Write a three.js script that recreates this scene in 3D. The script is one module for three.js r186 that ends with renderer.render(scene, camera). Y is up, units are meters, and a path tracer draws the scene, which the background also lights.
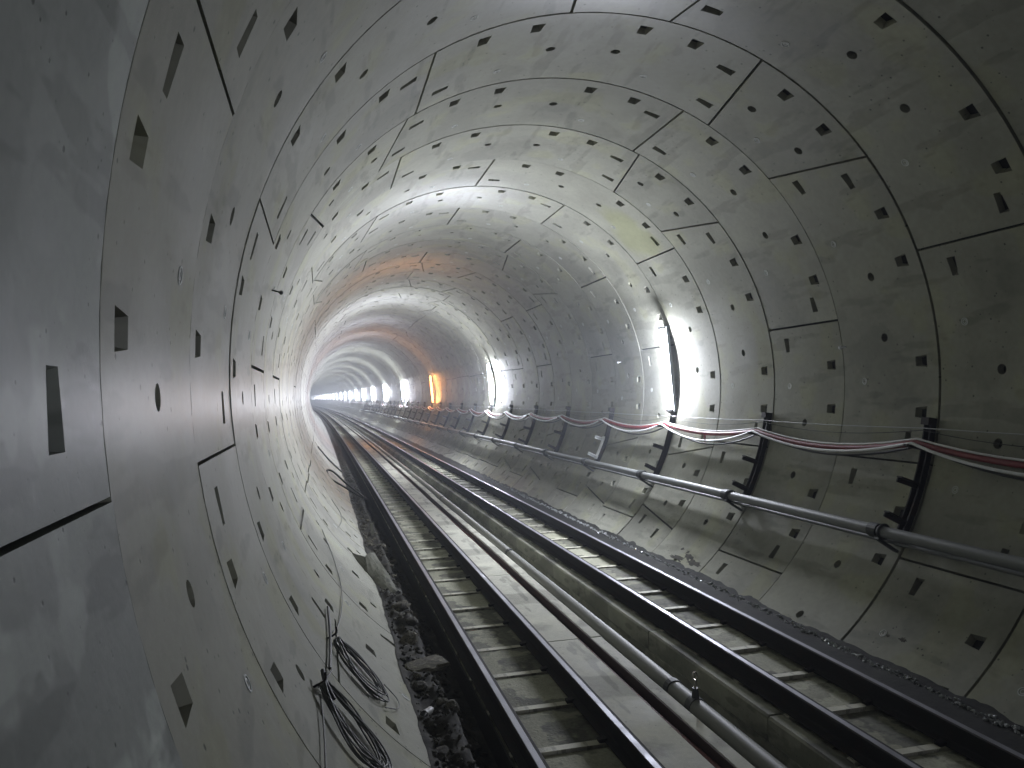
import * as THREE from 'three';
import { RectAreaLightUniformsLib } from 'three/addons/lights/RectAreaLightUniformsLib.js';
import { mergeGeometries, mergeVertices } from 'three/addons/utils/BufferGeometryUtils.js';

// ------------------------------------------------------------------ camera, light, exposure
const R = 2.73, CY = 2.045, RING = 1.2;            // lining radius, height of the axis over the rail tops, ring length
const KAP = 0.00065 / R;                            // the tunnel bends gently to the left
const scene = new THREE.Scene();
scene.background = new THREE.Color(0x000000);
scene.fog = new THREE.FogExp2(new THREE.Color(0.86, 0.91, 1.0), 0.006);
RectAreaLightUniformsLib.init();
const renderer = new THREE.WebGLRenderer({ antialias: true });
renderer.toneMapping = THREE.LinearToneMapping;
renderer.toneMappingExposure = 0.31;
renderer.shadowMap.enabled = true;
const camera = new THREE.PerspectiveCamera(2 * Math.atan(384 / 763.5) * 180 / Math.PI, 1024 / 768, 0.05, 600);
{
  const rad = Math.PI / 180, [a, b, c] = [13.9924 * rad, -0.7515 * rad, -1.36 * rad];
  const mul = (A, B) => A.map((r) => B[0].map((_, j) => r.reduce((s, v, k) => s + v * B[k][j], 0)));
  const M = mul(mul([[Math.cos(a), 0, Math.sin(a)], [0, 1, 0], [-Math.sin(a), 0, Math.cos(a)]],
    [[1, 0, 0], [0, Math.cos(b), -Math.sin(b)], [0, Math.sin(b), Math.cos(b)]]),
    [[Math.cos(c), -Math.sin(c), 0], [Math.sin(c), Math.cos(c), 0], [0, 0, 1]]);
  const col = (j, s = 1) => new THREE.Vector3(s * M[0][j], s * M[1][j], -s * M[2][j]);
  camera.position.set(-0.835 * R, CY - 0.0379 * R, 0);
  camera.quaternion.setFromRotationMatrix(new THREE.Matrix4().makeBasis(col(0), col(1), col(2, -1)));
}
scene.add(camera);
const COOL = new THREE.Color(0.85, 0.885, 1.0), AMBER = new THREE.Color(1.0, 0.42, 0.12);
const LAMP_CD = 140;                                // candela of one tube light
const LAMP_FIRST = 10.17, LAMP_STEP = 11.73, LAMP_COUNT = 23, LAMP_ANGLE = 85.5;

// ------------------------------------------------------------------ helpers
const D = Math.PI / 180;
function rng(seed) { let a = seed >>> 0; return () => { a = (a + 0x6D2B79F5) | 0; let t = Math.imul(a ^ (a >>> 15), 1 | a); t = (t + Math.imul(t ^ (t >>> 7), 61 | t)) ^ t; return ((t ^ (t >>> 14)) >>> 0) / 4294967296; }; }
const bend = (s) => -0.5 * KAP * s * s;             // sideways shift of the axis at a distance s along the tunnel
const ringS = (q) => 4.11 + RING * q;               // distance of ring joint q
const pt = (x, y, s) => new THREE.Vector3(x + bend(s), y, -s);
const onWall = (deg, off, s) => pt((R - off) * Math.sin(deg * D), CY + (R - off) * Math.cos(deg * D), s);
const used = {};
function numbered(n) { const k = used[n] = (used[n] ?? -1) + 1; return k ? `${n}_${String(k).padStart(3, '0')}` : n; }
function mesh(name, geo, mat, parent) { const m = new THREE.Mesh(geo, mat); m.name = name; m.castShadow = m.receiveShadow = true; parent.add(m); return m; }
function tag(o, label, category, group, kind) { o.userData.label = label; o.userData.category = category; if (group) o.userData.group = group; if (kind) o.userData.kind = kind; return o; }
function thing(name, label, category, group, kind, at = [0, 0, 0]) { const g = new THREE.Group(); g.name = numbered(name); g.position.set(...at); scene.add(g); return tag(g, label, category, group, kind); }
function one(name, geo, mat, label, category, group, kind) { return tag(mesh(numbered(name), geo, mat, scene), label, category, group, kind); }

function rawGeo(pos, uv) { const g = new THREE.BufferGeometry(); g.setAttribute('position', new THREE.Float32BufferAttribute(pos, 3)); g.setAttribute('uv', new THREE.Float32BufferAttribute(uv, 2)); return g; }
// sweep of a closed cross-section [x,y] along the tunnel; flat sides, capped ends, centred on `at` when given
function sweep(profile, s0, s1, step, { at = 0, caps = true, smooth = false, wob = null } = {}) {
  const n = Math.max(1, Math.round((s1 - s0) / step)), pos = [], uv = [], m = profile.length, len = [0];
  for (let i = 0; i < m; i++) { const a = profile[i], b = profile[(i + 1) % m]; len.push(len[i] + Math.hypot(b[0] - a[0], b[1] - a[1])); }
  const P = (i, k) => { const s = s0 + (s1 - s0) * k / n, p = profile[i % m], w = wob ? wob(s) : [0, 0]; return [p[0] + w[0] + bend(s), p[1] + w[1], -s + at]; };
  for (let k = 0; k < n; k++) for (let i = 0; i < m; i++) {
    const a = P(i, k), b = P(i + 1, k), c = P(i + 1, k + 1), d = P(i, k + 1), v0 = s0 + (s1 - s0) * k / n, v1 = s0 + (s1 - s0) * (k + 1) / n;
    pos.push(...a, ...b, ...c, ...a, ...c, ...d); uv.push(len[i], v0, len[i + 1], v0, len[i + 1], v1, len[i], v0, len[i + 1], v1, len[i], v1);
  }
  if (caps) { const tri = THREE.ShapeUtils.triangulateShape(profile.map((p) => new THREE.Vector2(...p)), []);
    for (const [k, flip] of [[0, 0], [n, 1]]) for (const t of tri) for (const j of flip ? [t[0], t[1], t[2]] : [t[0], t[2], t[1]]) { pos.push(...P(j, k)); uv.push(profile[j][0], profile[j][1]); } }
  let g = rawGeo(pos, uv);
  if (smooth) { g.deleteAttribute('uv'); g = mergeVertices(g, 1e-5); }
  g.computeVertexNormals(); return g;
}
const rect = (x0, x1, y0, y1, c = 0) => c ? [[x0, y0], [x0, y1 - c], [x0 + c, y1], [x1 - c, y1], [x1, y1 - c], [x1, y0]] : [[x0, y0], [x0, y1], [x1, y1], [x1, y0]];
const circle = (x, y, r, n = 12) => Array.from({ length: n }, (_, i) => [x + r * Math.sin(-i / n * 2 * Math.PI), y + r * Math.cos(i / n * 2 * Math.PI)].map((v) => v)).reverse();
function tube(points, r, seg, rad = 6, closed = false) { return new THREE.TubeGeometry(new THREE.CatmullRomCurve3(points, closed, 'centripetal'), seg, r, rad, closed); }
function flat(g) { const h = g.index ? g.toNonIndexed() : g; h.computeVertexNormals(); return h; }

// ------------------------------------------------------------------ textures and materials
function lattice(seed, n) { const r = rng(seed), a = new Float32Array(n * n); for (let i = 0; i < a.length; i++) a[i] = r(); return a; }
function fieldOf(size, octaves, base, seed, gain = 0.5, sx = 1) {           // tileable fractal noise, 0..1
  const f = new Float32Array(size * size); let amp = 1, tot = 0;
  for (let o = 0; o < octaves; o++) {
    const ny = base << o, nx = Math.max(1, Math.round(ny * sx)), N = Math.max(nx, ny), L = lattice(seed + o * 17, N);
    for (let y = 0; y < size; y++) { const v = y / size * ny, y0 = v | 0, fy = v - y0, wy = fy * fy * (3 - 2 * fy), ya = (y0 % ny) * N, yb = ((y0 + 1) % ny) * N;
      for (let x = 0; x < size; x++) { const u = x / size * nx, x0 = u | 0, fx = u - x0, wx = fx * fx * (3 - 2 * fx), xa = x0 % nx, xb = (x0 + 1) % nx;
        const a = L[ya + xa] + (L[ya + xb] - L[ya + xa]) * wx, b = L[yb + xa] + (L[yb + xb] - L[yb + xa]) * wx; f[y * size + x] += amp * (a + (b - a) * wy); } }
    tot += amp; amp *= gain;
  }
  for (let i = 0; i < f.length; i++) f[i] /= tot; return f;
}
const sm = (a, b, x) => { const t = Math.min(1, Math.max(0, (x - a) / (b - a))); return t * t * (3 - 2 * t); };
function texture(size, fn, srgb) {
  const d = new Uint8Array(size * size * 4);
  for (let i = 0; i < size * size; i++) { const c = fn(i % size, (i / size) | 0, i); for (let k = 0; k < 3; k++) d[i * 4 + k] = Math.max(0, Math.min(255, c[k] * 255)); d[i * 4 + 3] = 255; }
  const t = new THREE.DataTexture(d, size, size); t.magFilter = THREE.LinearFilter; t.minFilter = THREE.LinearMipmapLinearFilter; t.generateMipmaps = true; t.wrapS = t.wrapT = THREE.RepeatWrapping; if (srgb) t.colorSpace = THREE.SRGBColorSpace; t.needsUpdate = true; return t;
}
const TS = 1024, nBig = fieldOf(TS, 4, 3, 11), nMid = fieldOf(TS, 5, 9, 57), nFine = fieldOf(TS, 4, 96, 91), nStreak = fieldOf(TS, 4, 5, 131, 0.55, 4), nPatch = fieldOf(TS, 5, 4, 211, 0.55);
const pits = new Float32Array(TS * TS);
{ const r = rng(5); for (let i = 0; i < 520; i++) { const x = r() * TS, y = r() * TS, w = 0.7 + 2.2 * r() ** 3; for (let b = -4; b <= 4; b++) for (let a = -4; a <= 4; a++) { const dd = Math.hypot(a, b); if (dd < w + 0.5) pits[((y + b + TS) % TS | 0) * TS + ((x + a + TS) % TS | 0)] = Math.max(pits[((y + b + TS) % TS | 0) * TS + ((x + a + TS) % TS | 0)], sm(w + 0.5, w - 0.5, dd)); } } }
const cColour = texture(TS, (x, y, i) => {
  let v = 0.555 + 0.11 * (nBig[i] - 0.5) + 0.10 * (nMid[i] - 0.5) + 0.05 * (nFine[i] - 0.5);
  v += 0.018 * sm(0.53, 0.60, nPatch[i]) - 0.03 * sm(0.43, 0.36, nPatch[i]) - 0.05 * sm(0.60, 0.70, nStreak[i]) - 0.22 * pits[i];
  return [v * 1.005, v, v * (0.925 - 0.04 * sm(0.56, 0.7, nMid[i]))];
}, true);
const cRough = texture(TS, (x, y, i) => { const v = 0.80 + 0.36 * (nMid[i] - 0.5) + 0.25 * (nBig[i] - 0.5) + 0.1 * (nFine[i] - 0.5); return [v, v, v]; });
const cBump = texture(TS, (x, y, i) => { const v = 0.6 + 0.45 * (nMid[i] - 0.5) + 0.3 * (nFine[i] - 0.5) - 0.3 * pits[i]; return [v, v, v]; });
const scuffColour = texture(TS, (x, y, i) => {        // scraped, patchy concrete beside the camera
  let v = 0.635 + 0.14 * (nMid[i] - 0.5) + 0.05 * (nFine[i] - 0.5);
  v += -0.08 * sm(0.50, 0.535, nPatch[i]) + 0.03 * sm(0.46, 0.42, nBig[i]) - 0.06 * sm(0.56, 0.64, nStreak[i]) - 0.2 * pits[i] + 0.06 * sm(0.62, 0.70, nMid[(i + 333 * TS) % (TS * TS)]);
  return [v * 0.985, v, v * 0.965];
}, true);
const mudColour = texture(TS, (x, y, i) => { const v = 0.42 + 0.5 * (nMid[i] - 0.5) + 0.35 * (nFine[i] - 0.5) + 0.2 * (nBig[i] - 0.5); return [v, v * 0.97, v * 0.86]; }, true);
const slabColour = texture(TS, (x, y, i) => { let v = 0.73 + 0.16 * (nMid[i] - 0.5) + 0.08 * (nFine[i] - 0.5) - 0.12 * sm(0.52, 0.6, nPatch[i]) - 0.12 * sm(0.58, 0.66, nStreak[i]) - 0.2 * pits[i]; return [v, v * 0.995, v * 0.94]; }, true);
const dirtyColour = texture(TS, (x, y, i) => { const v = 0.66 + 0.2 * (nMid[i] - 0.5) + 0.14 * (nFine[i] - 0.5) - 0.2 * sm(0.5, 0.56, nPatch[i]) - 0.14 * sm(0.52, 0.6, nMid[i]) - 0.2 * pits[i]; return [v, v * 0.995, v * 0.91]; }, true);
const rustColour = texture(512, (x, y) => { const i = (y * 2) * TS + x * 2, r = sm(0.48, 0.62, nMid[i]), v = 0.30 + 0.2 * (nFine[i] - 0.5); return [v * (1 + 0.35 * r), v * (1 - 0.08 * r), v * (1 - 0.3 * r)]; }, true);
const roughNoise = texture(512, (x, y) => { const v = 0.75 + 0.5 * (nMid[(y * 2) * TS + x * 2] - 0.5); return [v, v, v]; });
function withMaps(opts, list, rep, off = [0, 0], rot = 0) {
  for (const [slot, t] of list) { const c = t.clone(); c.repeat.set(rep, rep); c.offset.set(...off); c.rotation = rot; c.needsUpdate = true; opts[slot] = c; }
  return 'specularIntensity' in opts ? new THREE.MeshPhysicalMaterial(opts) : new THREE.MeshStandardMaterial(opts);
}
const concrete = [];
{ const r = rng(3); for (let i = 0; i < 7; i++) { const k = 0.93 + 0.14 * (i / 6); concrete.push(withMaps({ color: new THREE.Color(0.92 * k, 0.93 * k, 0.91 * k), roughness: 0.95, specularIntensity: 0.16, clearcoat: 0.11, clearcoatRoughness: 0.27, bumpScale: 0.0025 }, [['map', cColour], ['roughnessMap', cRough], ['bumpMap', cBump]], 1 / 3.1, [r(), r()])); } }
const scuffed = withMaps({ color: 0xf6f8f7, roughness: 0.95, specularIntensity: 0.16, clearcoat: 0.11, clearcoatRoughness: 0.27, bumpScale: 0.003 }, [['map', scuffColour], ['roughnessMap', cRough], ['bumpMap', cBump]], 1 / 2.3, [0.31, 0.13]);
const stainColour = texture(TS, (x, y, i) => {        // olive seepage stain on one crown segment
  const u = (x / TS - 0.5) * 3.1, w = (y / TS - 0.1) * 3.1, d = Math.hypot((u - 0.9) / 0.55, (w - 0.62) / 0.5) + 0.9 * (nMid[i] - 0.5) + 0.5 * (nPatch[i] - 0.5), k = sm(1.0, 0.55, d);
  let v = 0.575 + 0.1 * (nMid[i] - 0.5) + 0.05 * (nFine[i] - 0.5) - 0.22 * pits[i]; return [v * (1.005 - 0.02 * k), v * (1 - 0.01 * k), v * (0.925 - 0.11 * k)];
}, true);
const stained = withMaps({ color: 0xf4f5f2, roughness: 0.95, specularIntensity: 0.16, clearcoat: 0.11, clearcoatRoughness: 0.27, bumpScale: 0.0025 }, [['map', stainColour], ['roughnessMap', cRough], ['bumpMap', cBump]], 1 / 3.1, [0.5, 0.1]);
const std = (c, roughness, metalness = 0, more = {}) => new THREE.MeshStandardMaterial({ color: c, roughness, metalness, ...more });
const M = {
  gasket: std(0x0b0b0c, 0.9), plug: std(0xb4b6b2, 0.7, 0, { vertexColors: true }), plugCore: std(0x2a2b2a, 0.8),
  slab: withMaps({ color: 0xf0f0ea, roughness: 0.95, specularIntensity: 0.4, bumpScale: 0.004 }, [['map', slabColour], ['roughnessMap', cRough], ['bumpMap', cBump]], 1 / 2.7),
  infill: [0, 1, 2, 3].map((i) => withMaps({ color: new THREE.Color().setRGB(0.58 + 0.1 * i, 0.585 + 0.1 * i, 0.5 + 0.1 * i), roughness: 0.85, bumpScale: 0.012 }, [['map', dirtyColour], ['bumpMap', cBump]], 1 / 1.3, [0.27 * i, 0.4 * i])),
  beam: withMaps({ color: 0xc4c5ba, roughness: 0.8, bumpScale: 0.004 }, [['map', slabColour], ['bumpMap', cBump]], 1 / 2.1, [0.5, 0.2]),
  mud: withMaps({ color: 0x58564c, roughness: 0.95, bumpScale: 0.02 }, [['map', mudColour], ['bumpMap', roughNoise]], 1 / 0.7),
  wetMud: withMaps({ color: 0x3f4341, roughness: 0.92, bumpScale: 0.006 }, [['map', mudColour], ['bumpMap', cBump]], 1 / 1.8, [0.3, 0.6]),
  rail: withMaps({ color: 0x443f3c, roughness: 0.85, metalness: 0.1 }, [['map', rustColour]], 1.4),
  polished: withMaps({ color: 0x8e8e96, roughness: 0.7, metalness: 0.55 }, [['roughnessMap', roughNoise]], 1.1),
  sleeper: withMaps({ color: 0xf4f2e8, roughness: 0.7, metalness: 0.1 }, [['map', slabColour]], 1.7),
  steel: withMaps({ color: 0x6e7074, roughness: 0.6, metalness: 0.5 }, [['map', rustColour]], 2.1),
  galvanised: withMaps({ color: 0xc3c6c4, roughness: 0.5, metalness: 0.35 }, [['roughnessMap', roughNoise]], 2.3),
  pipe: withMaps({ color: 0x6f7170, roughness: 0.75, metalness: 0.1 }, [['roughnessMap', roughNoise]], 1.7),
  pipeDark: std(0x3f4140, 0.6, 0.4), greyPvc: withMaps({ color: 0x6c6d66, roughness: 0.75 }, [['roughnessMap', roughNoise]], 1.3),
  red: std(0x701a20, 0.5), white: std(0xd9dadc, 0.5), black: std(0x17181a, 0.55), grey: std(0x6d7072, 0.5), wire: std(0x9a9c9e, 0.5, 0.5), coil: std(0x3b3c38, 0.55),
  hose: std(0x5a2420, 0.6), brass: std(0x9d9a90, 0.35, 0.8), housing: std(0x8b8e92, 0.5, 0.2),
  rock: [0, 1, 2].map((i) => withMaps({ color: [0xb3b0a4, 0x8f8c82, 0xcac8bc][i], roughness: 0.85, bumpScale: 0.01 }, [['map', mudColour], ['bumpMap', cBump]], 3.1, [0.2 * i, 0.1])),
  splash: withMaps({ color: 0x8d8c84, roughness: 0.95, side: THREE.DoubleSide }, [['map', mudColour]], 3), shadeStrip: std(0x1d1b18, 0.9), rustAngle: std(0x34211c, 0.9), wetStone: std(0x8a8d8c, 0.16), sheet: withMaps({ color: 0x83847b, roughness: 0.75, bumpScale: 0.004 }, [['map', slabColour], ['bumpMap', cBump]], 1.6),
};
for (const k of ['sheet']) M[k].side = THREE.DoubleSide;

// ------------------------------------------------------------------ segmental lining
const UNIT = 360 / 13, KEY_NEAR = 12.45, KEY_FAR = 8.35, GR = 0.0015, GL = 0.0105;
// outline and pockets of the four kinds of segment, in degrees round the ring (t) and metres along it (l = 0 is the joint nearer the camera)
function outline(kind, gap = GL) {
  const g = gap / R / D, e = (t, sgn) => t + sgn * g;
  if (kind === 'key') return [[e(-KEY_NEAR, 1), GR], [e(KEY_NEAR, -1), GR], [e(KEY_FAR, -1), RING - GR], [e(-KEY_FAR, 1), RING - GR]];
  if (kind === 'right') return [[e(KEY_NEAR, 1), GR], [e(2.5 * UNIT, -1), GR], [e(2.5 * UNIT, -1), RING - GR], [e(KEY_FAR, 1), RING - GR]];
  if (kind === 'left') return outline('right', gap).map(([t, l]) => [-t, l]).reverse();
  return [[e(-UNIT, 1), GR], [e(UNIT, -1), GR], [e(UNIT, -1), RING - GR], [e(-UNIT, 1), RING - GR]];
}
const mid = { key: 0, right: 39.9, left: -39.9, plain: 0 };
const boltPocket = (t) => ({ top: [[t - 1.12, 0.125], [t + 1.12, 0.125], [t + 0.85, 0.255], [t - 0.85, 0.255]], low: [[t - 0.75, 0.135], [t + 0.75, 0.135], [t + 0.6, 0.235], [t - 0.6, 0.235]], depth: [0.13, 0.13, 0.06, 0.06] });
const jointPocket = (t, l, toJoint) => { const a = t + 1.6 * toJoint, b = t - 1.6 * toJoint, c = (p) => (toJoint > 0 ? [p[1], p[0], p[3], p[2]] : p);
  return { top: c([[a, l - 0.042], [b, l - 0.03], [b, l + 0.03], [a, l + 0.042]]), low: c([[a - 0.25 * toJoint, l - 0.03], [b + 0.3 * toJoint, l - 0.02], [b + 0.3 * toJoint, l + 0.02], [a - 0.25 * toJoint, l + 0.03]]), depth: c([0.11, 0.04, 0.04, 0.11]) }; };
const roundPocket = (t) => { const n = 14, ring = (r) => Array.from({ length: n }, (_, i) => [t + r / R / D * Math.cos(i / n * 2 * Math.PI), 0.605 + r * Math.sin(i / n * 2 * Math.PI)]); return { top: ring(0.041), low: ring(0.028), depth: Array(n).fill(0.15) }; };
function pockets(kind) {
  const p = [], both = (t) => p.push(boltPocket(t - 4.63), boltPocket(t + 4.63));
  const joint = (t) => { if (t < mid[kind]) p.push(jointPocket(t + 4.05, 0.905, -1)); else p.push(jointPocket(t - 4.05, 0.31, 1)); };
  if (kind === 'key') { both(0); p.push(roundPocket(-5.95), roundPocket(5.95)); }
  else if (kind === 'plain') { both(-UNIT / 2); both(UNIT / 2); p.push(roundPocket(-5.95), roundPocket(5.95)); joint(-UNIT); joint(UNIT); }
  else { const s = kind === 'right' ? 1 : -1; both(s * UNIT); both(2 * s * UNIT); p.push(roundPocket(s * 33.95), roundPocket(s * 45.85)); joint(2.5 * s * UNIT);
    p.push(jointPocket(s * 15.35, 0.335, -s), jointPocket(s * 12.7, 0.92, -s)); }
  return p;
}
const plugSpots = { key: [0], plain: [-14.2, 14.2], right: [25.85, 54.1], left: [-25.85, -54.1] };
const W3 = (t, l, depth) => [(R + depth) * Math.sin(t * D), (R + depth) * Math.cos(t * D), RING / 2 - l];
function segmentGeometry(kind, detail, gap = GL) {
  const loop = outline(kind, gap), pk = detail ? pockets(kind) : [], loops = [loop, ...pk.map((p) => p.top)];
  const pos = [], nor = [], uv = [];
  const put = (t, l, d, n) => { pos.push(...W3(t, l, d)); nor.push(...(n || [-Math.sin(t * D), -Math.cos(t * D), 0])); uv.push(t * D * R, l); };
  const faces = (a, b, c, d) => {                     // a flat quad that looks into the tunnel or into a pocket
    const [A, B, C] = [a, b, c].map((p) => new THREE.Vector3(...W3(...p))), Dv = new THREE.Vector3(...W3(...d));
    const n = C.clone().sub(A).cross(Dv.clone().sub(B)).normalize().toArray(); for (const p of [a, b, c, a, c, d]) put(p[0], p[1], p[2], n);
  };
  // strips between the angles of all corners, each cut where it crosses an edge
  const edges = []; for (const lp of loops) for (let i = 0; i < lp.length; i++) { const a = lp[i], b = lp[(i + 1) % lp.length]; if (Math.abs(a[0] - b[0]) > 1e-9) edges.push(a[0] < b[0] ? [a, b] : [b, a]); }
  const ts = new Set(loops.flat().map((p) => +p[0].toFixed(6))), lo = Math.min(...loop.map((p) => p[0])), hi = Math.max(...loop.map((p) => p[0])), stepDeg = detail ? 2.6 : 7;
  for (let t = lo + stepDeg; t < hi - 1; t += stepDeg) ts.add(+t.toFixed(6));
  const cuts = [...ts].sort((a, b) => a - b);
  const at = ([a, b], t) => a[1] + (b[1] - a[1]) * (t - a[0]) / (b[0] - a[0]);
  for (let i = 0; i + 1 < cuts.length; i++) {
    const t0 = cuts[i], t1 = cuts[i + 1], tm = (t0 + t1) / 2; if (t1 - t0 < 1e-5) continue;
    const hit = edges.filter(([a, b]) => a[0] < tm && b[0] > tm).sort((e, f) => at(e, tm) - at(f, tm));
    for (let j = 0; j + 1 < hit.length; j += 2) { const [e, f] = [hit[j], hit[j + 1]], a = [t0, at(e, t0), 0], b = [t1, at(e, t1), 0], c = [t1, at(f, t1), 0], d = [t0, at(f, t0), 0];
      for (const p of [a, c, b, a, d, c]) put(...p); }
  }
  for (let i = 0; i < loop.length; i++) {             // side faces of the segment
    const a = loop[i], b = loop[(i + 1) % loop.length], n = Math.max(1, Math.ceil(Math.abs(a[0] - b[0]) / (detail ? 3 : 7)));
    for (let k = 0; k < n; k++) { const L = (u) => [a[0] + (b[0] - a[0]) * u, a[1] + (b[1] - a[1]) * u], p = L(k / n), q = L((k + 1) / n); faces([...p, 0], [...q, 0], [...q, 0.06], [...p, 0.06]); }
  }
  for (const p of pk) {
    const m = p.top.length;
    for (let i = 0; i < m; i++) { const j = (i + 1) % m; faces([...p.top[j], 0], [...p.top[i], 0], [...p.low[i], p.depth[i]], [...p.low[j], p.depth[j]]); }
    const c = [0, 1].map((k) => p.low.reduce((s, v) => s + v[k], 0) / m), dc = p.depth.reduce((s, v) => s + v, 0) / m;
    for (let i = 0; i < m; i++) { const j = (i + 1) % m, n = [-Math.sin(c[0] * D), -Math.cos(c[0] * D), 0]; put(p.low[i][0], p.low[i][1], p.depth[i], n); put(c[0], c[1], dc, n); put(p.low[j][0], p.low[j][1], p.depth[j], n); }
  }
  const g = rawGeo(pos, uv); g.setAttribute('normal', new THREE.Float32BufferAttribute(nor, 3)); return g;
}
const KINDS = [['key', 0], ['right', 0], ['left', 0], ['plain', 3.5 * UNIT], ['plain', -3.5 * UNIT], ['plain', 5.5 * UNIT], ['plain', -5.5 * UNIT]];
const fine = {}, slim = {}, coarse = {}; for (const k of ['key', 'right', 'left', 'plain']) { fine[k] = segmentGeometry(k, true); slim[k] = segmentGeometry(k, true, 0.0055); coarse[k] = segmentGeometry(k, false); }
const plugGeo = (() => { const ring = new THREE.LatheGeometry([[0.0, -0.004], [0.011, -0.004], [0.012, 0.001], [0.018, 0.001], [0.019, -0.005], [0.024, -0.005], [0.025, 0.003], [0.031, 0.003], [0.033, -0.002]].map(([x, y]) => new THREE.Vector2(x, y)), 16); const p = ring.attributes.position, c = new Float32Array(p.count * 3); for (let i = 0; i < p.count; i++) { const r = Math.hypot(p.getX(i), p.getZ(i)), v = r < 0.0115 || (r > 0.0185 && r < 0.0245) ? 0.05 : 1; c.fill(v, i * 3, i * 3 + 3); }
  ring.setAttribute('color', new THREE.BufferAttribute(c, 3)); ring.rotateX(Math.PI); return ring; })();
const KEYS = { [-4]: 54.6, [-3]: 28.2, [-2]: -0.9, [-1]: 83.1, 0: -0.9, 1: 37.2, 2: -46.2, 3: 37.2, 4: 120.5, 5: -46.2, 6: 120.5, 7: -46.2, 8: 37.2, 9: 120.5 };
const OPEN = { 0: 0.019, 1: 0.022, 2: 0.011, 3: 0.014, 4: 0.012, 5: 0.016, [-1]: 0.006 };   // joints that stand wider open than the rest
const FINE_TO = 38, RING_END = 236;
const lining = thing('wall_tunnel', 'round tunnel lining of grey concrete segments with bolt pockets', 'tunnel wall', null, 'structure');
{
  const r = rng(71), rest = [], keyChoice = [37.2, -46.2, 120.5, 37.2 - UNIT, 120.5 + UNIT];
  const axis = (q) => { const s = ringS(q + 0.5); return [new THREE.Vector3(bend(s), CY, -s), KAP * s]; };
  for (let q = -26; q < RING_END; q++) {
    const [c, yaw] = axis(q), key = KEYS[q] ?? keyChoice[(r() * 5) | 0], near = q >= -4 && q <= FINE_TO;
    for (const [kind, rel] of KINDS) {
      const turn = key + rel, lip = (r() - 0.5) * 0.008, mt = (turn + mid[kind]) * D, pick = (r() * concrete.length) | 0;
      if (near) {
        const left = ((mt / D) % 360 + 360) % 360, rough = q <= -3 && left > 190 && left < 330;
        const m = mesh('lining_segment', (q < 0 ? slim : fine)[kind], rough ? scuffed : q === 4 && Math.abs(turn - 120.5 + 3.5 * UNIT) < 0.1 ? stained : concrete[pick], lining);
        m.rotation.order = 'YXZ'; m.rotation.y = yaw; m.rotation.z = -turn * D; const dim = ((mt / D) % 360 + 360) % 360, tight = dim > 200 && dim < 315;
        const ga = tight ? 0.0015 : (OPEN[q] ?? (q > 3 ? 0.019 : 0.003)) / 2, gb = tight ? 0.0015 : (OPEN[q + 1] ?? (q > 2 ? 0.019 : 0.003)) / 2; m.scale.z = 1 - (ga + gb + (q === -2 ? 0.06 : 0)) / RING;
        m.position.copy(c).add(new THREE.Vector3(Math.sin(mt) * lip, Math.cos(mt) * lip, -(ga - gb) / 2 - (q === -2 ? 0.03 : q < -2 ? 0.06 : 0)));
        if (q >= -2 && q <= 13) for (const t of plugSpots[kind]) { const p = mesh('grout_plug', plugGeo, M.plug, m), v = W3(t, 0.912, -0.0005); p.position.set(...v); p.rotation.z = -t * D; p.rotation.y = 0; }
      } else { const g = coarse[kind].clone(); g.rotateZ(-turn * D); g.rotateY(yaw); g.translate(c.x + Math.sin(mt) * lip, c.y + Math.cos(mt) * lip, c.z); rest.push(g); }
    }
  }
  const far = mesh('lining_segments_beyond', mergeGeometries(rest), concrete[3], lining); far.userData.kind = 'stuff';
  const n = 48, prof = Array.from({ length: n }, (_, i) => [(R + 0.055) * Math.sin(i / n * 2 * Math.PI), CY + (R + 0.055) * Math.cos(i / n * 2 * Math.PI)]);
  mesh('joint_gasket', sweep(prof, ringS(-26), ringS(RING_END), 6, { caps: false }), M.gasket, lining);
}
console.log('lining done');

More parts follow.
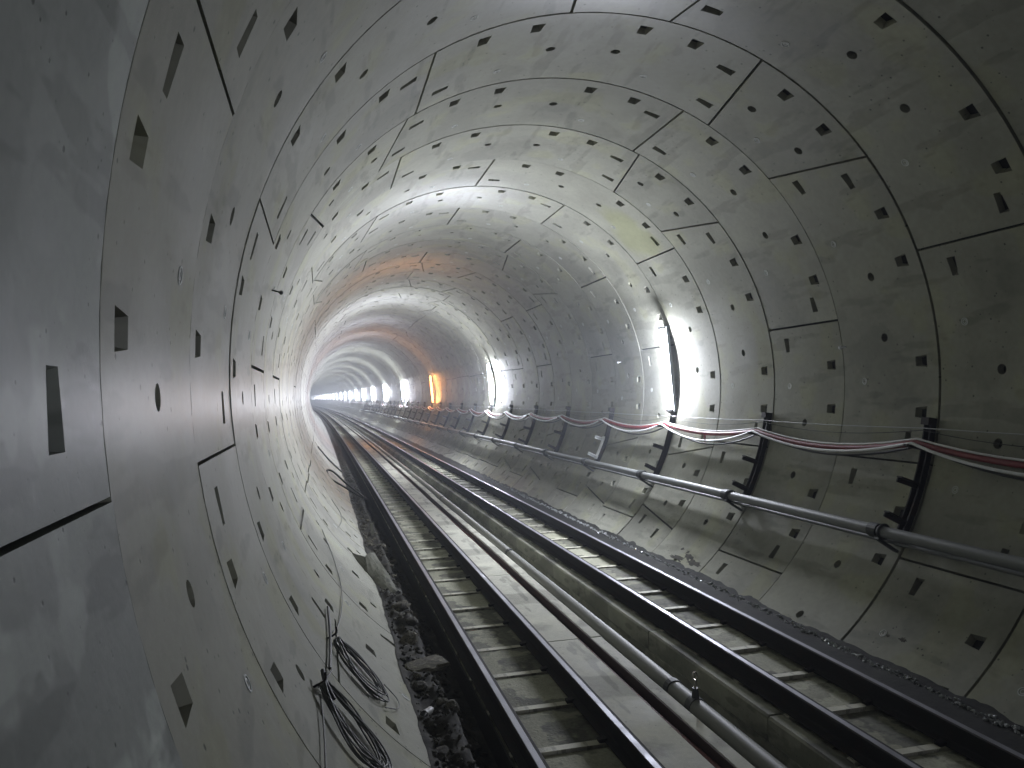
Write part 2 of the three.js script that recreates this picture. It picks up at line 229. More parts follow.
// ------------------------------------------------------------------ track bed
const S0 = 0.4, S_END = 280, NEAR_END = 62, XA = -1.2, XB = -0.63, XC = 0.615, XD = 1.215;
const floor = thing('floor', 'concrete track bed with sleepers, centre slab and drain trough', 'track bed', null, 'structure');
{
  const r = rng(9), pitch = 0.612, first = 3.72 - 9 * pitch;
  // base under everything, down to the lining
  mesh('base_concrete', sweep([[-1.27, -0.365], [-1.27, -0.3], [0.2, -0.3], [0.2, -0.46], [0.42, -0.46], [0.42, -0.3], [1.36, -0.3], [1.62, -0.33], [1.3, -0.39], [0.6, -0.63], [-0.6, -0.63], [-1.2, -0.42]], -6, S_END, 8), M.beam, floor);
  for (const [x0, x1, tag0] of [[-1.265, -0.56, 0], [0.545, 1.29, 1]]) {
    const restS = [], restI = [];
    const sl = sweep(rect(x0, x1, -0.3, -0.145, 0.006), -0.03, 0.03, 0.1), variants = [0.55, 0.545, 0.53].map((L) => sweep(rect(x0 + 0.005, x1 - 0.005, -0.3, -0.166, 0.012), -L / 2, L / 2, L));
    for (let i = 0; ; i++) {
      const s = first + i * pitch; if (s > S_END - 2) break;
      const j = (r() * 3) | 0, mI = (r() * 4) | 0, dy = (r() - 0.5) * 0.022, tilt = (r() - 0.5) * 0.02;
      if (s < NEAR_END) {
        const a = mesh('sleeper', sl, M.sleeper, floor); a.position.set(bend(s), (r() - 0.5) * 0.006, -s); a.rotation.y = KAP * s + (r() - 0.5) * 0.01;
        const b = mesh('infill_slab', variants[j], M.infill[mI], floor); b.position.set(bend(s), dy, -(s + pitch / 2)); b.rotation.y = KAP * s; b.rotation.x = tilt;
      } else { restS.push(sl.clone().translate(bend(s), 0, -s)); restI.push(variants[0].clone().translate(bend(s), dy, -(s + pitch / 2))); }
    }
    mesh('sleepers_beyond', mergeGeometries(restS), M.sleeper, floor).userData.kind = 'stuff';
    mesh('infill_slabs_beyond', mergeGeometries(restI), M.infill[2], floor).userData.kind = 'stuff';
  }
  mesh('shade_strip', sweep(rect(-1.28, -1.268, -0.33, -0.142), -3, S_END, 10), M.shadeStrip, floor).userData.label = 'dark strip standing in for shade along the track bed edge';  // near-black strip: the shadow beside the left rail put in as colour
  // centre slab, raised strip and beam are cast in lengths
  const lengths = (name, profile, L, mat, gap, jitter) => {
    const g = sweep(profile, 0, L - gap, L), rest = [];
    for (let s = -1.1; s < S_END - L; s += L) { const dx = (r() - 0.5) * jitter, dy = (r() - 0.5) * jitter;
      if (s < NEAR_END) { const m = mesh(name, g, mat, floor); m.position.set(bend(s) + dx, dy, -s); m.rotation.y = KAP * (s + L / 2); } else rest.push(g.clone().rotateY(KAP * (s + L / 2)).translate(bend(s) + dx, dy, -s)); }
    mesh(name + '_beyond', mergeGeometries(rest), mat, floor).userData.kind = 'stuff';
  };
  lengths('centre_slab', rect(-0.555, -0.212, -0.31, -0.135, 0.01), 2.42, M.slab, 0.008, 0.008);
  lengths('raised_strip', [[-0.115, -0.31], [-0.115, -0.145], [-0.105, -0.135], [-0.014, -0.135], [-0.004, -0.145], [0.012, -0.25], [0.2, -0.25], [0.2, -0.31]], 2.42, M.slab, 0.01, 0.01);
  lengths('edge_beam', rect(0.425, 0.54, -0.44, -0.14, 0.014), 1.82, M.beam, 0.014, 0.012);
  mesh('edge_angle', sweep(rect(-0.121, -0.1135, -0.3, -0.136), -3, S_END, 10), M.rustAngle, floor).userData.label = 'rusty steel angle along the groove';
  mesh('groove_bed', sweep(rect(-0.214, -0.113, -0.31, -0.225), -3, S_END, 10), M.mud, floor);
  mesh('trough_silt', sweep(rect(0.2, 0.425, -0.47, -0.43), -3, S_END, 10), M.wetMud, floor);
}
// mud banks between the outer rails and the lining
function bank(name, mat, label, fn, s0, s1, ds, nu, parentKind) {
  const ns = Math.round((s1 - s0) / ds), pos = [], uv = [], idx = [];
  for (let k = 0; k <= ns; k++) for (let i = 0; i <= nu; i++) { const s = s0 + (s1 - s0) * k / ns, [x, y] = fn(i / nu, s); pos.push(x + bend(s), y, -s); uv.push(x, s); }
  for (let k = 0; k < ns; k++) for (let i = 0; i < nu; i++) { const a = k * (nu + 1) + i, b = a + 1, c = a + nu + 1, d = c + 1; idx.push(a, b, d, a, d, c); }
  const g = rawGeo(pos, uv); g.setIndex(idx); g.computeVertexNormals(); const m = mesh(name, g, mat, floor); m.userData.kind = 'stuff'; m.userData.label = label; return m;
}
const hash = (x, y) => { const t = Math.sin(x * 127.1 + y * 311.7) * 43758.5453; return t - Math.floor(t); };
function vn(x, y) { const x0 = Math.floor(x), y0 = Math.floor(y), fx = x - x0, fy = y - y0, u = fx * fx * (3 - 2 * fx), v = fy * fy * (3 - 2 * fy); const a = hash(x0, y0), b = hash(x0 + 1, y0), c = hash(x0, y0 + 1), d = hash(x0 + 1, y0 + 1); return a + (b - a) * u + (c - a) * v + (a - b - c + d) * u * v; }
const fb = (x, y) => 0.5 * vn(x, y) + 0.25 * vn(2 * x + 5, 2 * y) + 0.15 * vn(4 * x, 4 * y + 9) + 0.1 * vn(9 * x, 9 * y);
function leftBank(u, s) {                              // u 0 at the lining, 1 at the rail
  const edge = -140 + 1.6 * (fb(s * 2.2, 3) - 0.5), xw = (R - 0.004) * Math.sin(edge * D), yw = CY + (R - 0.004) * Math.cos(edge * D), xe = -1.27;
  const x = xw + (xe - xw) * u, heap = -0.075 + 0.05 * (fb(s * 1.1, 7) - 0.5) + 0.14 * (fb(x * 9 + 40, s * 7) - 0.5), drop = sm(0.42 + 0.2 * (fb(s * 1.7, 21) - 0.5), 0.74, u);
  const y = heap * (1 - drop) + (-0.335 + 0.03 * fb(x * 9, s * 6)) * drop; const bed = CY - Math.sqrt((R - 0.014) ** 2 - x * x); return [x, u < 0.001 ? yw : Math.max(bed, yw * (1 - sm(0, 0.16, u)) + y * sm(0, 0.16, u))];
}
function rightBank(u, s) {                             // u 0 at the rail, 1 up the lining as a ragged crust
  if (u > 0.62) { const k = (u - 0.62) / 0.38, top = 141.6 - 0.9 * fb(s * 1.9, 13) - 1.5 * (fb(s * 6, 5) - 0.5), deg = 142.3 + (top - 142.3) * k, off = 0.012 * (1 - k) + 0.002 + 0.006 * (fb(s * 9, deg) - 0.5) * (1 - k); return [(R - off) * Math.sin(deg * D), CY + (R - off) * Math.cos(deg * D)]; }
  const k = u / 0.62, xw = (R - 0.014) * Math.sin(142.3 * D), yw = CY + (R - 0.014) * Math.cos(142.3 * D), x = 1.3 + (xw - 1.3) * k;
  const edgeBits = sm(0.8, 1, k) * 0.05 * (fb(x * 14, s * 14) - 0.45); return [x, -0.135 * (1 - sm(0.3, 1, k)) + yw * sm(0.3, 1, k) + 0.02 * (fb(x * 4, s * 2.2) - 0.5) + edgeBits];
}
bank('mud_bank', M.mud, 'dark rubble-strewn mud bank beside the left rail', leftBank, 0.4, 34, 0.045, 26);
bank('mud_bank_beyond', M.mud, null, leftBank, 34, S_END - 20, 0.5, 12);
bank('wet_gutter', M.wetMud, 'wet dark mud gutter at the foot of the right wall', rightBank, 0.4, 34, 0.045, 26);
bank('wet_gutter_beyond', M.wetMud, null, rightBank, 34, S_END - 20, 0.4, 14);
// dried mud splashed up the right wall
{ const r = rng(515), splash = (deg, q, rd, rq) => { const n = 22, pos = [], uv = [], c = onWall(deg, 0.003, ringS(q)), ring = [];
    for (let i = 0; i < n; i++) { const a = i / n * 2 * Math.PI, k = 0.45 + 0.75 * r(); ring.push(onWall(deg + rd * k * Math.sin(a), 0.0015, ringS(q) + rq * k * Math.cos(a))); }
    for (let i = 0; i < n; i++) for (const p of [c, ring[i], ring[(i + 1) % n]]) { pos.push(p.x, p.y, p.z); uv.push(p.y, p.z); }
    const g = rawGeo(pos, uv); g.computeVertexNormals(); mesh('mud_splash', g, M.splash, lining).userData.label = 'patch of dried mud on the right wall'; };
  for (const a of [[138.2, 3.35, 1.1, 0.12], [139.3, 3.2, 0.9, 0.16], [139.8, 3.5, 0.8, 0.2], [136.9, 3.55, 0.5, 0.05], [137.3, 3.42, 0.5, 0.04], [137.0, 1.28, 0.5, 0.035], [137.6, 1.36, 0.35, 0.025], [136.9, 0.6, 0.55, 0.04], [137.3, 0.71, 0.35, 0.025], [138.6, 1.3, 0.3, 0.02]]) splash(...a); }
console.log('floor done');

// ------------------------------------------------------------------ rails
function railProfile(x) { const h = [[-0.056, -0.14], [-0.056, -0.132], [-0.012, -0.12], [-0.008, -0.112], [-0.008, -0.045], [-0.034, -0.036], [-0.035, -0.006], [-0.028, 0]]; return [...h, ...h.map(([a, b]) => [-a, b]).reverse()].map(([a, b]) => [a + x, b]); }
for (const [x, label] of [[XA, 'leftmost steel rail beside the dark rubble'], [XB, 'second steel rail from the left, beside the smooth centre slab'], [XC, 'third steel rail from the left, on the beam over the trough'], [XD, 'rightmost steel rail beside the wet gutter']]) {
  const t = thing('steel_rail', label, 'rail', 'steel rails of the tunnel track');
  mesh('rail_body', sweep(railProfile(x), -3, S_END, 4), M.rail, t);
  mesh('running_surface', sweep([[x - 0.0275, -0.003], [x - 0.024, 0.0015], [x + 0.01, 0.0015], [x + 0.013, -0.001]], -3, S_END, 4), M.polished, t).userData.label = 'worn shiny top of the rail';
  const side = x === XA || x === XC ? 1 : -1, clip = new THREE.BoxGeometry(0.05, 0.022, 0.045);
  for (let i = 0; i < 40; i++) { const s = 3.72 + (i - 4) * 0.612, c = mesh('rail_clip', clip, M.steel, t); c.position.set(x + bend(s) + side * 0.066, -0.132, -s); c.rotation.z = -side * 0.15; }
}

// ------------------------------------------------------------------ pipes in the bed
{
  const t = thing('drain_pipe', 'long grey pipe lying along the centre trough', 'pipe'), px = 0.118, py = -0.188, pr = 0.062;
  mesh('pipe_run', sweep(circle(px, py, pr, 16), -3, S_END, 5, { smooth: true }), M.greyPvc, t);
  for (const s of [5.05, 9.9, 15.6, 21.5, 27.4, 33.3]) { const g = sweep(circle(px, py, pr + 0.008, 16), s - 0.03, s + 0.03, 0.06); mesh('pipe_collar', g, M.pipeDark, t); }
  const v = mesh('stop_valve', mergeGeometries([new THREE.CylinderGeometry(0.02, 0.026, 0.07, 12).translate(0, 0.03, 0), new THREE.CylinderGeometry(pr + 0.006, pr + 0.006, 0.07, 16).rotateX(Math.PI / 2).translate(0, -pr, 0)]), M.pipeDark, t);
  v.position.set(px + bend(4.72), py + pr, -4.72); v.userData.label = 'small metal valve with ring handle';
  mesh('valve_stem', new THREE.CylinderGeometry(0.008, 0.008, 0.06, 8).translate(0, 0.09, 0), M.brass, v);
  mesh('ring_handle', new THREE.TorusGeometry(0.026, 0.006, 8, 20).rotateY(0.5).translate(0, 0.14, 0), M.brass, v);
  one('groove_hose', sweep(circle(-0.163, -0.203, 0.022, 10), -3, S_END, 0.7, { smooth: true, wob: (s) => [0.018 * Math.sin(s * 0.7) + 0.008 * Math.sin(s * 2.3), 0] }), M.hose, 'rusty red hose lying in the groove of the centre slab', 'hose');
}

// ------------------------------------------------------------------ wall pipes
{
  const at = (deg, off) => [(R - off) * Math.sin(deg * D), CY + (R - off) * Math.cos(deg * D)];
  const t = thing('water_pipe', 'thick grey pipe running along brackets on the right wall', 'pipe'), [x, y] = at(121, 0.19);
  mesh('pipe_run', sweep(circle(x, y, 0.048, 16), -3, S_END, 5, { smooth: true }), M.pipe, t);
  for (let q = -3; q < 60; q += 2) mesh('pipe_coupling', sweep(circle(x, y, 0.062, 16), ringS(q) + 0.1, ringS(q) + 0.2, 0.1), M.pipeDark, t);
  const [x2, y2] = at(121.9, 0.1);
  one('thin_pipe', sweep(circle(x2, y2, 0.017, 10), -3, S_END, 5, { smooth: true }), M.pipe, 'thin light grey pipe just below the thick wall pipe', 'pipe');
}
// ------------------------------------------------------------------ wall brackets
const BRACKETS = []; for (let q = -1; q <= 61; q += 2) BRACKETS.push(q);
const bracketParts = (() => {                          // built in the frame of a ring, then moved to the foot of the upright
  const base = W3(120, RING / 2, 0), move = (g) => g.translate(-base[0], -base[1], -base[2]);
  const arc = (t0, t1, o0, o1, z0, z1) => { const pos = [], n = 10, P = (t, o, z) => [(R - o) * Math.sin(t * D), (R - o) * Math.cos(t * D), z];
    const quad = (a, b, c, d) => pos.push(...a, ...b, ...c, ...a, ...c, ...d);
    for (let i = 0; i < n; i++) { const a = t0 + (t1 - t0) * i / n, b = t0 + (t1 - t0) * (i + 1) / n;
      for (const [p, q, m, w] of [[o0, o0, z0, z1], [o1, o1, z1, z0], [o0, o1, z1, z1], [o1, o0, z0, z0]]) quad(P(a, p, m), P(a, q, w), P(b, q, w), P(b, p, m)); }
    for (const [t, f] of [[t0, 0], [t1, 1]]) { const c = [P(t, o0, z0), P(t, o1, z0), P(t, o1, z1), P(t, o0, z1)]; quad(...(f ? c.reverse() : c)); }
    const g = rawGeo(pos, new Array(pos.length / 3 * 2).fill(0).map((_, i) => pos[((i / 2) | 0) * 3 + 1 + (i % 2)])); g.computeVertexNormals(); return g; };
  const arm = (deg, len, w, h, tilt = 0) => { const g = new THREE.BoxGeometry(len, h, w).toNonIndexed(); g.translate(-len / 2, 0, 0); g.rotateZ(tilt); g.rotateZ(Math.PI / 2 - deg * D); g.translate(R * Math.sin(deg * D), R * Math.cos(deg * D), 0); g.deleteAttribute('normal'); g.computeVertexNormals(); return g; };
  const hook = [arm(104.05, 0.24, 0.05, 0.02), arm(103.1, 0.24, 0.014, 0.075).translate(0, 0, 0.03)].slice(0, 1);
  const hangC = (() => { const a = 121 * D, g = new THREE.TorusGeometry(0.058, 0.012, 6, 18); g.translate((R - 0.19) * Math.sin(a), (R - 0.19) * Math.cos(a), 0); return g.toNonIndexed(); })();
  return {
    upright: move(mergeGeometries([arc(98.6, 121.8, -0.004, 0.012, -0.04, 0.04), arc(98.6, 121.8, 0.012, 0.055, -0.04, -0.028), arc(98.6, 121.8, 0.012, 0.055, 0.028, 0.04)])),
    arm1: move(mergeGeometries([arm(110.2, 0.23, 0.06, 0.012), arm(110.2, 0.23, 0.012, 0.05).translate(0, -0.02, -0.025)])),
    arm2: move(mergeGeometries([arm(117.3, 0.24, 0.06, 0.012), arm(117.3, 0.24, 0.012, 0.05).translate(0, -0.02, -0.025)])),
    hanger: move(mergeGeometries([arm(122.75, 0.23, 0.05, 0.02), hangC])), hook: move(mergeGeometries(hook)),
    plate: move(arc(109.4, 118.4, 0.07, 0.082, -0.05, 0.05)), cap: move(arm(98.9, 0.085, 0.085, 0.06)), base,
  };
})();
const ordinal = ['nearest', 'second', 'third', 'fourth', 'fifth', 'sixth', 'seventh', 'eighth', 'ninth', 'tenth', 'eleventh', 'twelfth'];
BRACKETS.forEach((q) => {
  const n = (q - 1) / 2, s = ringS(q) + 0.06, b = bracketParts.base, pale = q === 7, lamp = Math.floor((s - LAMP_FIRST) / LAMP_STEP + 0.06), past = Math.floor((s - LAMP_FIRST - lamp * LAMP_STEP + 0.5) / 2.4);
  const label = n < 0 ? 'dark steel wall bracket just beyond the right edge of the view' : pale ? 'wall bracket with pale galvanised arms and plate above the pipe' : n < 2 ? `${ordinal[n]} dark steel cable bracket at the right edge of the row` : past === 0 ? `dark steel wall bracket right below the ${ordinal[lamp]} lamp` : `dark steel wall bracket, ${['', 'first', 'second', 'third', 'fourth', 'fifth'][past]} one past the ${ordinal[lamp]} lamp`;
  const t = thing('wall_bracket', label, 'bracket', 'steel brackets along the right wall', null, [b[0] + bend(s), b[1] + CY, -s]); t.rotation.y = KAP * s;
  mesh('upright', bracketParts.upright, M.steel, t);
  mesh('arm', bracketParts.arm1, pale ? M.galvanised : M.steel, t); mesh('arm', bracketParts.arm2, pale ? M.galvanised : M.steel, t);
  mesh('pipe_hanger', bracketParts.hanger, M.pipeDark, t); mesh('cable_hook', bracketParts.hook, M.steel, t); mesh('end_cap', bracketParts.cap, M.steel, t);
  if (pale) mesh('arm_plate', bracketParts.plate, M.galvanised, t);
});
// ------------------------------------------------------------------ cables on the brackets
function swag(deg0, deg1, off0, off1, r, rad, per, end, seed) {
  const rr = rng(seed), pts = [];
  for (let q = -3; q < end; q += 2) { const sag = 0.8 + 0.4 * rr(); for (let i = 0; i < per; i++) { const u = i / per, h = 4 * u * (1 - u) * sag; pts.push(onWall(deg0 + (deg1 - deg0) * h, off0 + (off1 - off0) * h, ringS(q) + 0.06 + 2 * RING * u)); } }
  return tube(pts, r, Math.round(pts.length * 1.0), rad);
}
const CE = 101;
one('red_cable', swag(103.2, 105.2, 0.15, 0.12, 0.025, 8, 12, CE, 31), M.red, 'thick red cable sagging between the wall brackets', 'cable');
one('white_cable', swag(103.45, 106.7, 0.2, 0.17, 0.013, 6, 12, CE, 32), M.white, 'white cable with the deepest sag below the red one', 'cable');
one('black_cable', swag(103.5, 107.1, 0.1, 0.07, 0.011, 6, 12, CE, 32), M.black, 'thin black cable sagging just under the white one', 'cable');
one('pale_cable', swag(102.4, 104.4, 0.15, 0.12, 0.009, 6, 12, CE, 31), M.white, 'slim pale cable lying along the top of the red cable', 'cable');
one('messenger_wire', swag(100.3, 100.55, 0.11, 0.11, 0.0045, 5, 4, CE, 35), M.wire, 'taut thin wire strung between the bracket tops', 'wire');
one('slack_wire', swag(100.7, 102.2, 0.11, 0.08, 0.0035, 5, 10, CE, 36), M.black, 'thin slack wire dipping below the taut one', 'wire');
{ const a = onWall(105.9, 0.12, ringS(4.05)), g = new THREE.BoxGeometry(0.012, 0.1, 0.035).translate(a.x, a.y - 0.02, a.z); one('cable_strap', g, M.red, 'short red strap hanging from the red cable', 'strap'); }

// ------------------------------------------------------------------ lamps
const lampOrd = ['nearest', 'second', 'third', 'fourth', 'fifth', 'sixth', 'seventh', 'eighth', 'ninth', 'tenth', 'eleventh', 'twelfth', 'thirteenth', 'fourteenth', 'fifteenth', 'sixteenth'];
const frameOf = (() => { const a = LAMP_ANGLE * D; return { inward: new THREE.Vector3(-Math.sin(a), -Math.cos(a), 0), up: new THREE.Vector3(-Math.cos(a), Math.sin(a), 0) }; })();
for (let i = -2; i < LAMP_COUNT; i++) {  // the run starts with an unseen lamp added to brighten the near left wall
  if (i === -1) continue;                            // the lamp beside the camera is missing
  const s = LAMP_FIRST + LAMP_STEP * i, amber = i === 2, colour = amber ? AMBER : COOL, w = onWall(LAMP_ANGLE, 0, s);
  const label = i < 0 ? 'added unseen tube lamp behind the camera, brightens the left wall' : amber ? 'amber tube lamp on the right wall, third from the camera' : i < 16 ? `white tube lamp on the right wall, ${lampOrd[i]} from the camera` : 'tiny white lamp in the farthest cluster at the tunnel end';
  const t = thing('tube_lamp', label, 'lamp', 'tube lamps along the right wall', null, [w.x, w.y, w.z]);
  t.quaternion.setFromRotationMatrix(new THREE.Matrix4().makeBasis(frameOf.inward, frameOf.up, new THREE.Vector3(0, 0, -1)));
  // local x = into the tunnel, y = up the wall, z = along the tunnel
  mesh('housing', new THREE.BoxGeometry(0.045, 1.24, 0.13).translate(0.1, 0, 0), M.housing, t);
  for (const y of [-0.45, 0.45]) mesh('standoff', new THREE.BoxGeometry(0.045, 0.04, 0.04).translate(0.06, y, 0), M.steel, t);
  for (const y of [-0.6, 0.6]) mesh('tube_holder', new THREE.BoxGeometry(0.075, 0.03, 0.075).translate(0.16, y, 0), M.white, t);
  const glow = new THREE.MeshStandardMaterial({ color: 0x222222, roughness: 0.4, emissive: colour, emissiveIntensity: 30 });
  mesh('light_tube', new THREE.CylinderGeometry(0.034, 0.034, 1.17, 14).translate(0.16, 0, 0), glow, t);
  if (i >= 0 && i < 4) { const c = [new THREE.Vector3(0.1, -0.62, 0), new THREE.Vector3(0.12, -0.7, 0.03), new THREE.Vector3(0.08, -0.8, -0.01), new THREE.Vector3(0.1, -0.88, 0.02)]; mesh('supply_cord', tube(c, 0.012, 12, 6), M.grey, t); }
  const power = LAMP_CD * (amber ? 0.45 : i >= 3 ? 1.3 : i === 1 ? 1.15 : i < 0 ? 1.25 : 1);
  // the tube shines to the front and to both sides; the housing shades the wall right behind it
  for (const [share, x, z, turn] of [[0.68, 0.196, 0, -Math.PI / 2], [0.16, 0.16, 0.036, Math.PI], [0.16, 0.16, -0.036, 0]]) {
    const L = new THREE.RectAreaLight(colour, share * 4 * power / (1.17 * 0.06), 0.06, 1.17); L.position.set(x, 0, z); L.rotation.y = turn; L.name = 'tube_beam'; t.add(L);
  }
}
// ------------------------------------------------------------------ loose things on the left side
function coilOf(hookDeg, q, dropDeg, wide, n, seed, lean) {
  const r = rng(seed), gs = [];
  for (let k = 0; k < n; k++) {
    const dd = dropDeg * (0.84 + 0.2 * r()), ww = wide * (0.72 + 0.36 * r()), o = 0.012 + 0.035 * r(), pts = [], tw = 0.02 * (r() - 0.5);
    for (let i = 0; i < 26; i++) { const a = i / 26 * 2 * Math.PI, sq = Math.sin(a) * (0.55 + 0.45 * Math.sin(a / 2) ** 0.7); pts.push(onWall(hookDeg - dd * (1 - Math.cos(a)) / 2, o + 0.012 * (0.5 + 0.5 * Math.cos(a)) + 0.006 * Math.sin(3 * a + k), ringS(q) + ww / 2 * sq + tw + lean * (1 - Math.cos(a)) / 2)); }
    gs.push(tube(pts, 0.0042, 60, 5, true));
  }
  return mergeGeometries(gs);
}
{
  const wireAt = (list, off = 0.012) => list.map(([d, q]) => onWall(d, off, ringS(q)));
  const c1 = thing('cable_coil', 'upper small coil of grey cable hung on the left wall', 'cable coil', 'cable coils on the left wall');
  mesh('cable_loops', coilOf(-124.2, 0.42, 10.2, 0.42, 9, 401, 0.0), M.coil, c1);
  mesh('tie_strap', tube(wireAt([[-123.2, 0.93], [-123.5, 0.42], [-123.2, -0.06]], 0.022), 0.0085, 12, 6), M.black, c1);
  mesh('wall_hook', tube([onWall(-123.6, -0.01, ringS(0.44)), onWall(-123.7, 0.06, ringS(0.44)), onWall(-123.1, 0.075, ringS(0.44))], 0.006, 10, 6), M.steel, c1);
  const c2 = thing('cable_coil', 'lower larger coil of grey cable at the bottom edge', 'cable coil', 'cable coils on the left wall');
  mesh('cable_loops', coilOf(-121.1, -0.45, 10.6, 0.44, 11, 402, -0.02), M.coil, c2);
  mesh('wall_hook', tube([onWall(-120.9, -0.01, ringS(-0.44)), onWall(-121, 0.06, ringS(-0.44)), onWall(-120.4, 0.075, ringS(-0.44))], 0.006, 10, 6), M.steel, c2);
  mesh('tie_strap', tube(wireAt([[-120.7, -0.36], [-121.3, -0.45], [-122.6, -0.5]], 0.055), 0.011, 10, 6), M.black, c2);
  one('loose_wire', tube(wireAt([[-122.25, 3.35], [-123.69, 3.13], [-125.6, 2.8], [-127.5, 2.13], [-127.5, 1.59], [-125.95, 0.91], [-124.4, 0.6]]), 0.0042, 50, 5), M.coil, 'thin wire curving along the left wall down to the upper coil', 'wire');
  one('loose_wire', tube(wireAt([[-123.7, -0.03], [-122.95, -0.17], [-121.7, -0.34], [-121.1, -0.46]], 0.02), 0.0042, 20, 5), M.coil, 'short wire linking the two cable coils', 'wire');
  one('loose_wire', tube(wireAt([[-121.4, -0.5], [-122.0, -0.74], [-122.2, -1.0], [-122.4, -1.3]], 0.02), 0.0042, 24, 5), M.coil, 'wire tail running down from the lower coil', 'wire');
  one('loose_wire', tube(wireAt([[-134.4, 0.62], [-136.5, 0.56], [-136.3, 0.42], [-133.6, 0.26]], 0.02), 0.0036, 24, 5), M.coil, 'wire end curling right of the upper coil', 'wire');
  one('loose_wire', tube(wireAt([[-115.1, 2.07], [-114.8, 2.4], [-114.4, 2.81]]), 0.004, 12, 5), M.coil, 'short straight wire bit high on the lower left wall', 'wire');
  one('loose_wire', tube(wireAt([[-127.7, 6.7], [-131.3, 6.33], [-131.4, 5.6], [-129.5, 4.82]]), 0.004, 24, 5), M.coil, 'distant wire loop on the left wall above the rubble', 'wire');
  one('steel_rod', tube([pt(-2.355, 0.72, 20.0), pt(-2.08, 0.34, 20.5), pt(-1.72, -0.06, 21)], 0.02, 10, 7), M.black, 'straight dark rod leaning on the left wall far down', 'rod');
  one('bent_hose', tube([pt(-1.45, -0.05, 15.3), pt(-1.8, 0.2, 15.9), pt(-2.1, 0.43, 16.5), pt(-2.17, 0.44, 16.5), pt(-2.12, 0.3, 16.25), pt(-1.86, 0.14, 15.95), pt(-1.5, -0.07, 15.6)], 0.02, 60, 7), M.black, 'doubled black hose bent in a loop against the left wall', 'hose');
  const pin = thing('anchor_bolt', 'short bolt with ball end sticking out of the left wall', 'bolt', null, null, onWall(-74.4, 0, ringS(1.65)).toArray());
  const inw = new THREE.Vector3(Math.sin(74.4 * D), -Math.cos(74.4 * D), 0);
  mesh('shank', tube([inw.clone().multiplyScalar(-0.01), inw.clone().multiplyScalar(0.03), inw.clone().multiplyScalar(0.062)], 0.006, 6, 8), M.steel, pin);
  mesh('ball_end', new THREE.SphereGeometry(0.017, 12, 8).translate(inw.x * 0.07, inw.y * 0.07, 0), M.black, pin);
  for (const [d, q, label] of [[81.6, 6.72, 'small white plastic peg left of the nearest lamp'], [84.1, 1.96, 'small white plastic peg on a ring joint, upper right']]) {
    const a = onWall(d, 0, ringS(q)), i2 = new THREE.Vector3(-Math.sin(d * D), -Math.cos(d * D), 0), t = thing('wall_peg', label, 'peg', null, null, a.toArray());
    mesh('peg_shaft', tube([i2.clone().multiplyScalar(-0.01), i2.clone().multiplyScalar(0.03), i2.clone().multiplyScalar(0.06)], 0.009, 4, 8), M.white, t);
    mesh('peg_head', new THREE.SphereGeometry(0.019, 10, 8).translate(i2.x * 0.062, i2.y * 0.062, 0), M.white, t);
  }
  // bent sheet of board: an upright flap on the wall and a curled tongue lying on the mud
  const sheet = thing('bent_board', 'bent grey board lying on rubble at the left wall foot', 'board');
  const grid = (A, B, nu, nv, bulge, th) => { const pos = [], cA = new THREE.CatmullRomCurve3(A), cB = new THREE.CatmullRomCurve3(B), P = (i, j, o) => { const a = cA.getPoint(i / nu), b = cB.getPoint(i / nu), p = a.lerp(b, j / nv); p.y += bulge * Math.sin(j / nv * Math.PI) + 0.002 * Math.sin(i * 1.7 + j * 2.3) - o; return p.toArray(); };
    for (let i = 0; i < nu; i++) for (let j = 0; j < nv; j++) for (const [o, f] of [[0, 0], [th, 1]]) { const a = P(i, j, o), b = P(i + 1, j, o), c = P(i + 1, j + 1, o), d = P(i, j + 1, o); pos.push(...(f ? [...a, ...c, ...b, ...a, ...d, ...c] : [...a, ...b, ...c, ...a, ...c, ...d])); }
    const rim = []; for (let i = 0; i < nu; i++) rim.push([i, 0, i + 1, 0], [i, nv, i + 1, nv]); for (let j = 0; j < nv; j++) rim.push([0, j, 0, j + 1], [nu, j, nu, j + 1]);
    for (const [i, j, k, l] of rim) { const a = P(i, j, 0), b = P(k, l, 0), c = P(k, l, th), d = P(i, j, th); pos.push(...a, ...b, ...c, ...a, ...c, ...d); }
    const g = rawGeo(pos, pos.filter((_, i) => i % 3 !== 1)); g.computeVertexNormals(); return g; };
  mesh('upright_flap', grid([pt(-1.972, 0.177, 8.9), pt(-1.9, 0.16, 8.85), pt(-1.833, 0.145, 8.8)], [pt(-1.83, -0.05, 8.55), pt(-1.815, -0.055, 8.5), pt(-1.8, -0.058, 8.45)], 6, 6, 0.015, 0.008), M.sheet, sheet);
  mesh('curled_tongue', grid([pt(-1.833, 0.152, 8.8), pt(-1.806, -0.045, 8.4), pt(-1.746, -0.06, 8.2), pt(-1.679, -0.066, 8.0), pt(-1.6, -0.07, 7.9)], [pt(-1.72, 0.15, 8.95), pt(-1.653, 0.06, 8.7), pt(-1.6, 0.0, 8.45), pt(-1.57, -0.04, 8.2), pt(-1.52, -0.072, 7.98)], 14, 6, 0.02, 0.008), M.sheet, sheet);
  const peg = thing('marker_peg', 'short wooden peg standing in the mud near the left rail', 'peg', null, null, [-1.59 + bend(11.25), -0.12, -11.25]);
  mesh('stake', new THREE.BoxGeometry(0.04, 0.24, 0.03).translate(0, 0.12, 0).rotateZ(0.05), M.sheet, peg);
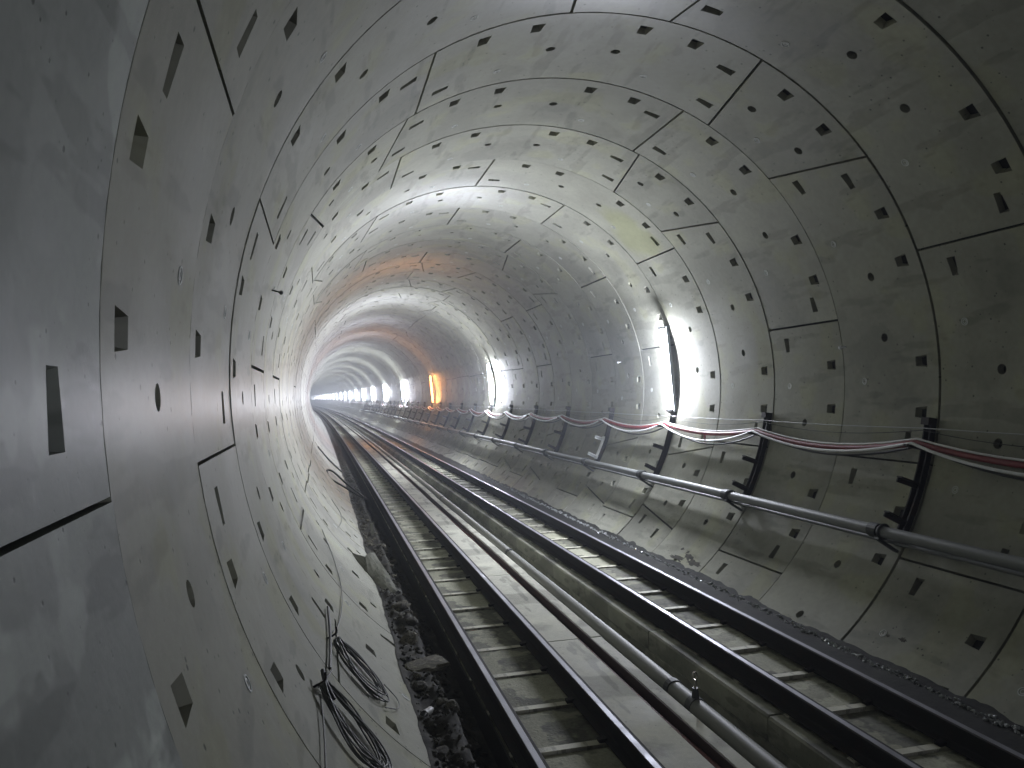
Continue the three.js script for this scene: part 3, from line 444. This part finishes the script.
  // stones
  const r = rng(77), stoneGeo = [0, 1, 2, 3].map((k) => { const g = new THREE.IcosahedronGeometry(1, 2), p = g.attributes.position, rr = rng(900 + k), ax = [0.8 + 0.4 * rr(), 0.45 + 0.2 * rr(), 0.7 + 0.4 * rr()];
    for (let i = 0; i < p.count; i++) { const v = new THREE.Vector3().fromBufferAttribute(p, i), n = 0.62 + 0.75 * fb(v.x * 1.3 + 9 * k + 20, v.y * 1.7 + v.z * 2.1 + 30), c = Math.max(Math.abs(v.x), Math.abs(v.y), Math.abs(v.z)); v.multiplyScalar(n * (0.6 + 0.4 / Math.max(c, 0.6) * 0.8)); p.setXYZ(i, v.x * ax[0], v.y * ax[1], v.z * ax[2]); } g.computeVertexNormals(); return g; });
  const ground = (x, s) => { let best = -0.1; for (let i = 0; i <= 40; i++) { const [bx, by] = leftBank(i / 40, s); if (bx <= x) best = by; } return best; };
  const stone = (x, s, size, label, group, k) => { const o = one('stone', stoneGeo[k % 4], M.rock[k % 3], label, 'stone', group); o.scale.setScalar(size); o.rotation.set(r() * 0.5, r() * 6, r() * 0.5); o.position.set(x + bend(s), ground(x, s) + 0.16 * size, -s); return o; };
  const big = stone(-1.57, 5.72, 0.15, 'large flat stone slab on the left rubble bank', null, 2); big.scale.set(0.17, 0.07, 0.13); big.rotation.set(0.1, 0.4, -0.05); big.position.y -= 0.012;
  for (const [x, s, z, l] of [[-1.62, 6.35, 0.085, 'dark angular stone behind the large flat slab'], [-1.66, 5.3, 0.06, 'middling stone in front of the large flat slab'], [-1.6, 7.3, 0.08, 'rounded stone in front of the bent board']]) stone(x, s, z, l, null, (s * 7) | 0);
  const laid = [[-1.57, 5.72, 0.2], [-1.62, 6.35, 0.1], [-1.66, 5.3, 0.08], [-1.6, 7.3, 0.1], [-1.67, 4.85, 0.08], [-1.7, 8.3, 0.5]];
  for (let i = 0, n = 0; n < 90 && i < 2000; i++) { const s = 3.9 + 9 * r() ** 1.3, x = -1.7 + 0.3 * r(), z = 0.018 + 0.045 * r() ** 2; if (laid.some(([a, b, c]) => Math.hypot(a - x, b - s) < c + 1.25 * z)) continue; laid.push([x, s, 1.25 * z]); n++; stone(x, s, z, 'small loose stone among the rubble beside the left rail', 'loose stones on the left bank', i); }
  const stub = thing('pipe_stub', 'short pale pipe offcut in the rubble near the bottom', 'pipe', null, null, [-1.67 + bend(4.85), ground(-1.67, 4.85) + 0.03, -4.85]);
  { const g = mesh('pipe_wall', new THREE.LatheGeometry([[0.022, -0.06], [0.028, -0.06], [0.028, 0.06], [0.022, 0.06], [0.022, -0.06]].map(([a, b]) => new THREE.Vector2(a, b)), 16), M.greyPvc, stub); g.rotation.set(1.2, 0.3, 0.5); }
  // grit
  const N = 2600, grit = new THREE.InstancedMesh(stoneGeo[1], M.rock[1], N), m4 = new THREE.Matrix4(), qq = new THREE.Quaternion(), ee = new THREE.Euler();
  for (let i = 0; i < N; i++) { const s = 3.6 + 22 * r() ** 1.5, u = 0.05 + 0.85 * r(), [x, y] = leftBank(u, s), z = 0.006 + 0.016 * r() ** 2; m4.compose(new THREE.Vector3(x + bend(s), y + z * 0.3, -s), qq.setFromEuler(ee.set(r() * 6, r() * 6, r() * 6)), new THREE.Vector3(z, z, z)); grit.setMatrixAt(i, m4); }
  const shiny = new THREE.InstancedMesh(stoneGeo[2], M.wetStone, 1500);
  for (let i = 0; i < 1500; i++) { const s = 2.6 + 16 * r() ** 1.4, u = 0.57 + 0.07 * (r() + r() - 1), [x, y] = rightBank(u, s), z = 0.004 + 0.012 * r() ** 2; m4.compose(new THREE.Vector3(x + bend(s), y + z * 0.3, -s), qq.setFromEuler(ee.set(r() * 6, r() * 6, r() * 6)), new THREE.Vector3(z, z, z)); shiny.setMatrixAt(i, m4); }
  shiny.name = 'wet_gravel'; shiny.castShadow = shiny.receiveShadow = true; tag(shiny, 'thin line of glistening wet gravel along the right wall foot', 'gravel', null, 'stuff'); scene.add(shiny);
  grit.name = 'grit'; grit.castShadow = grit.receiveShadow = true; tag(grit, 'fine grit strewn over the left mud bank', 'grit', null, 'stuff'); scene.add(grit);
}
renderer.render(scene, camera);
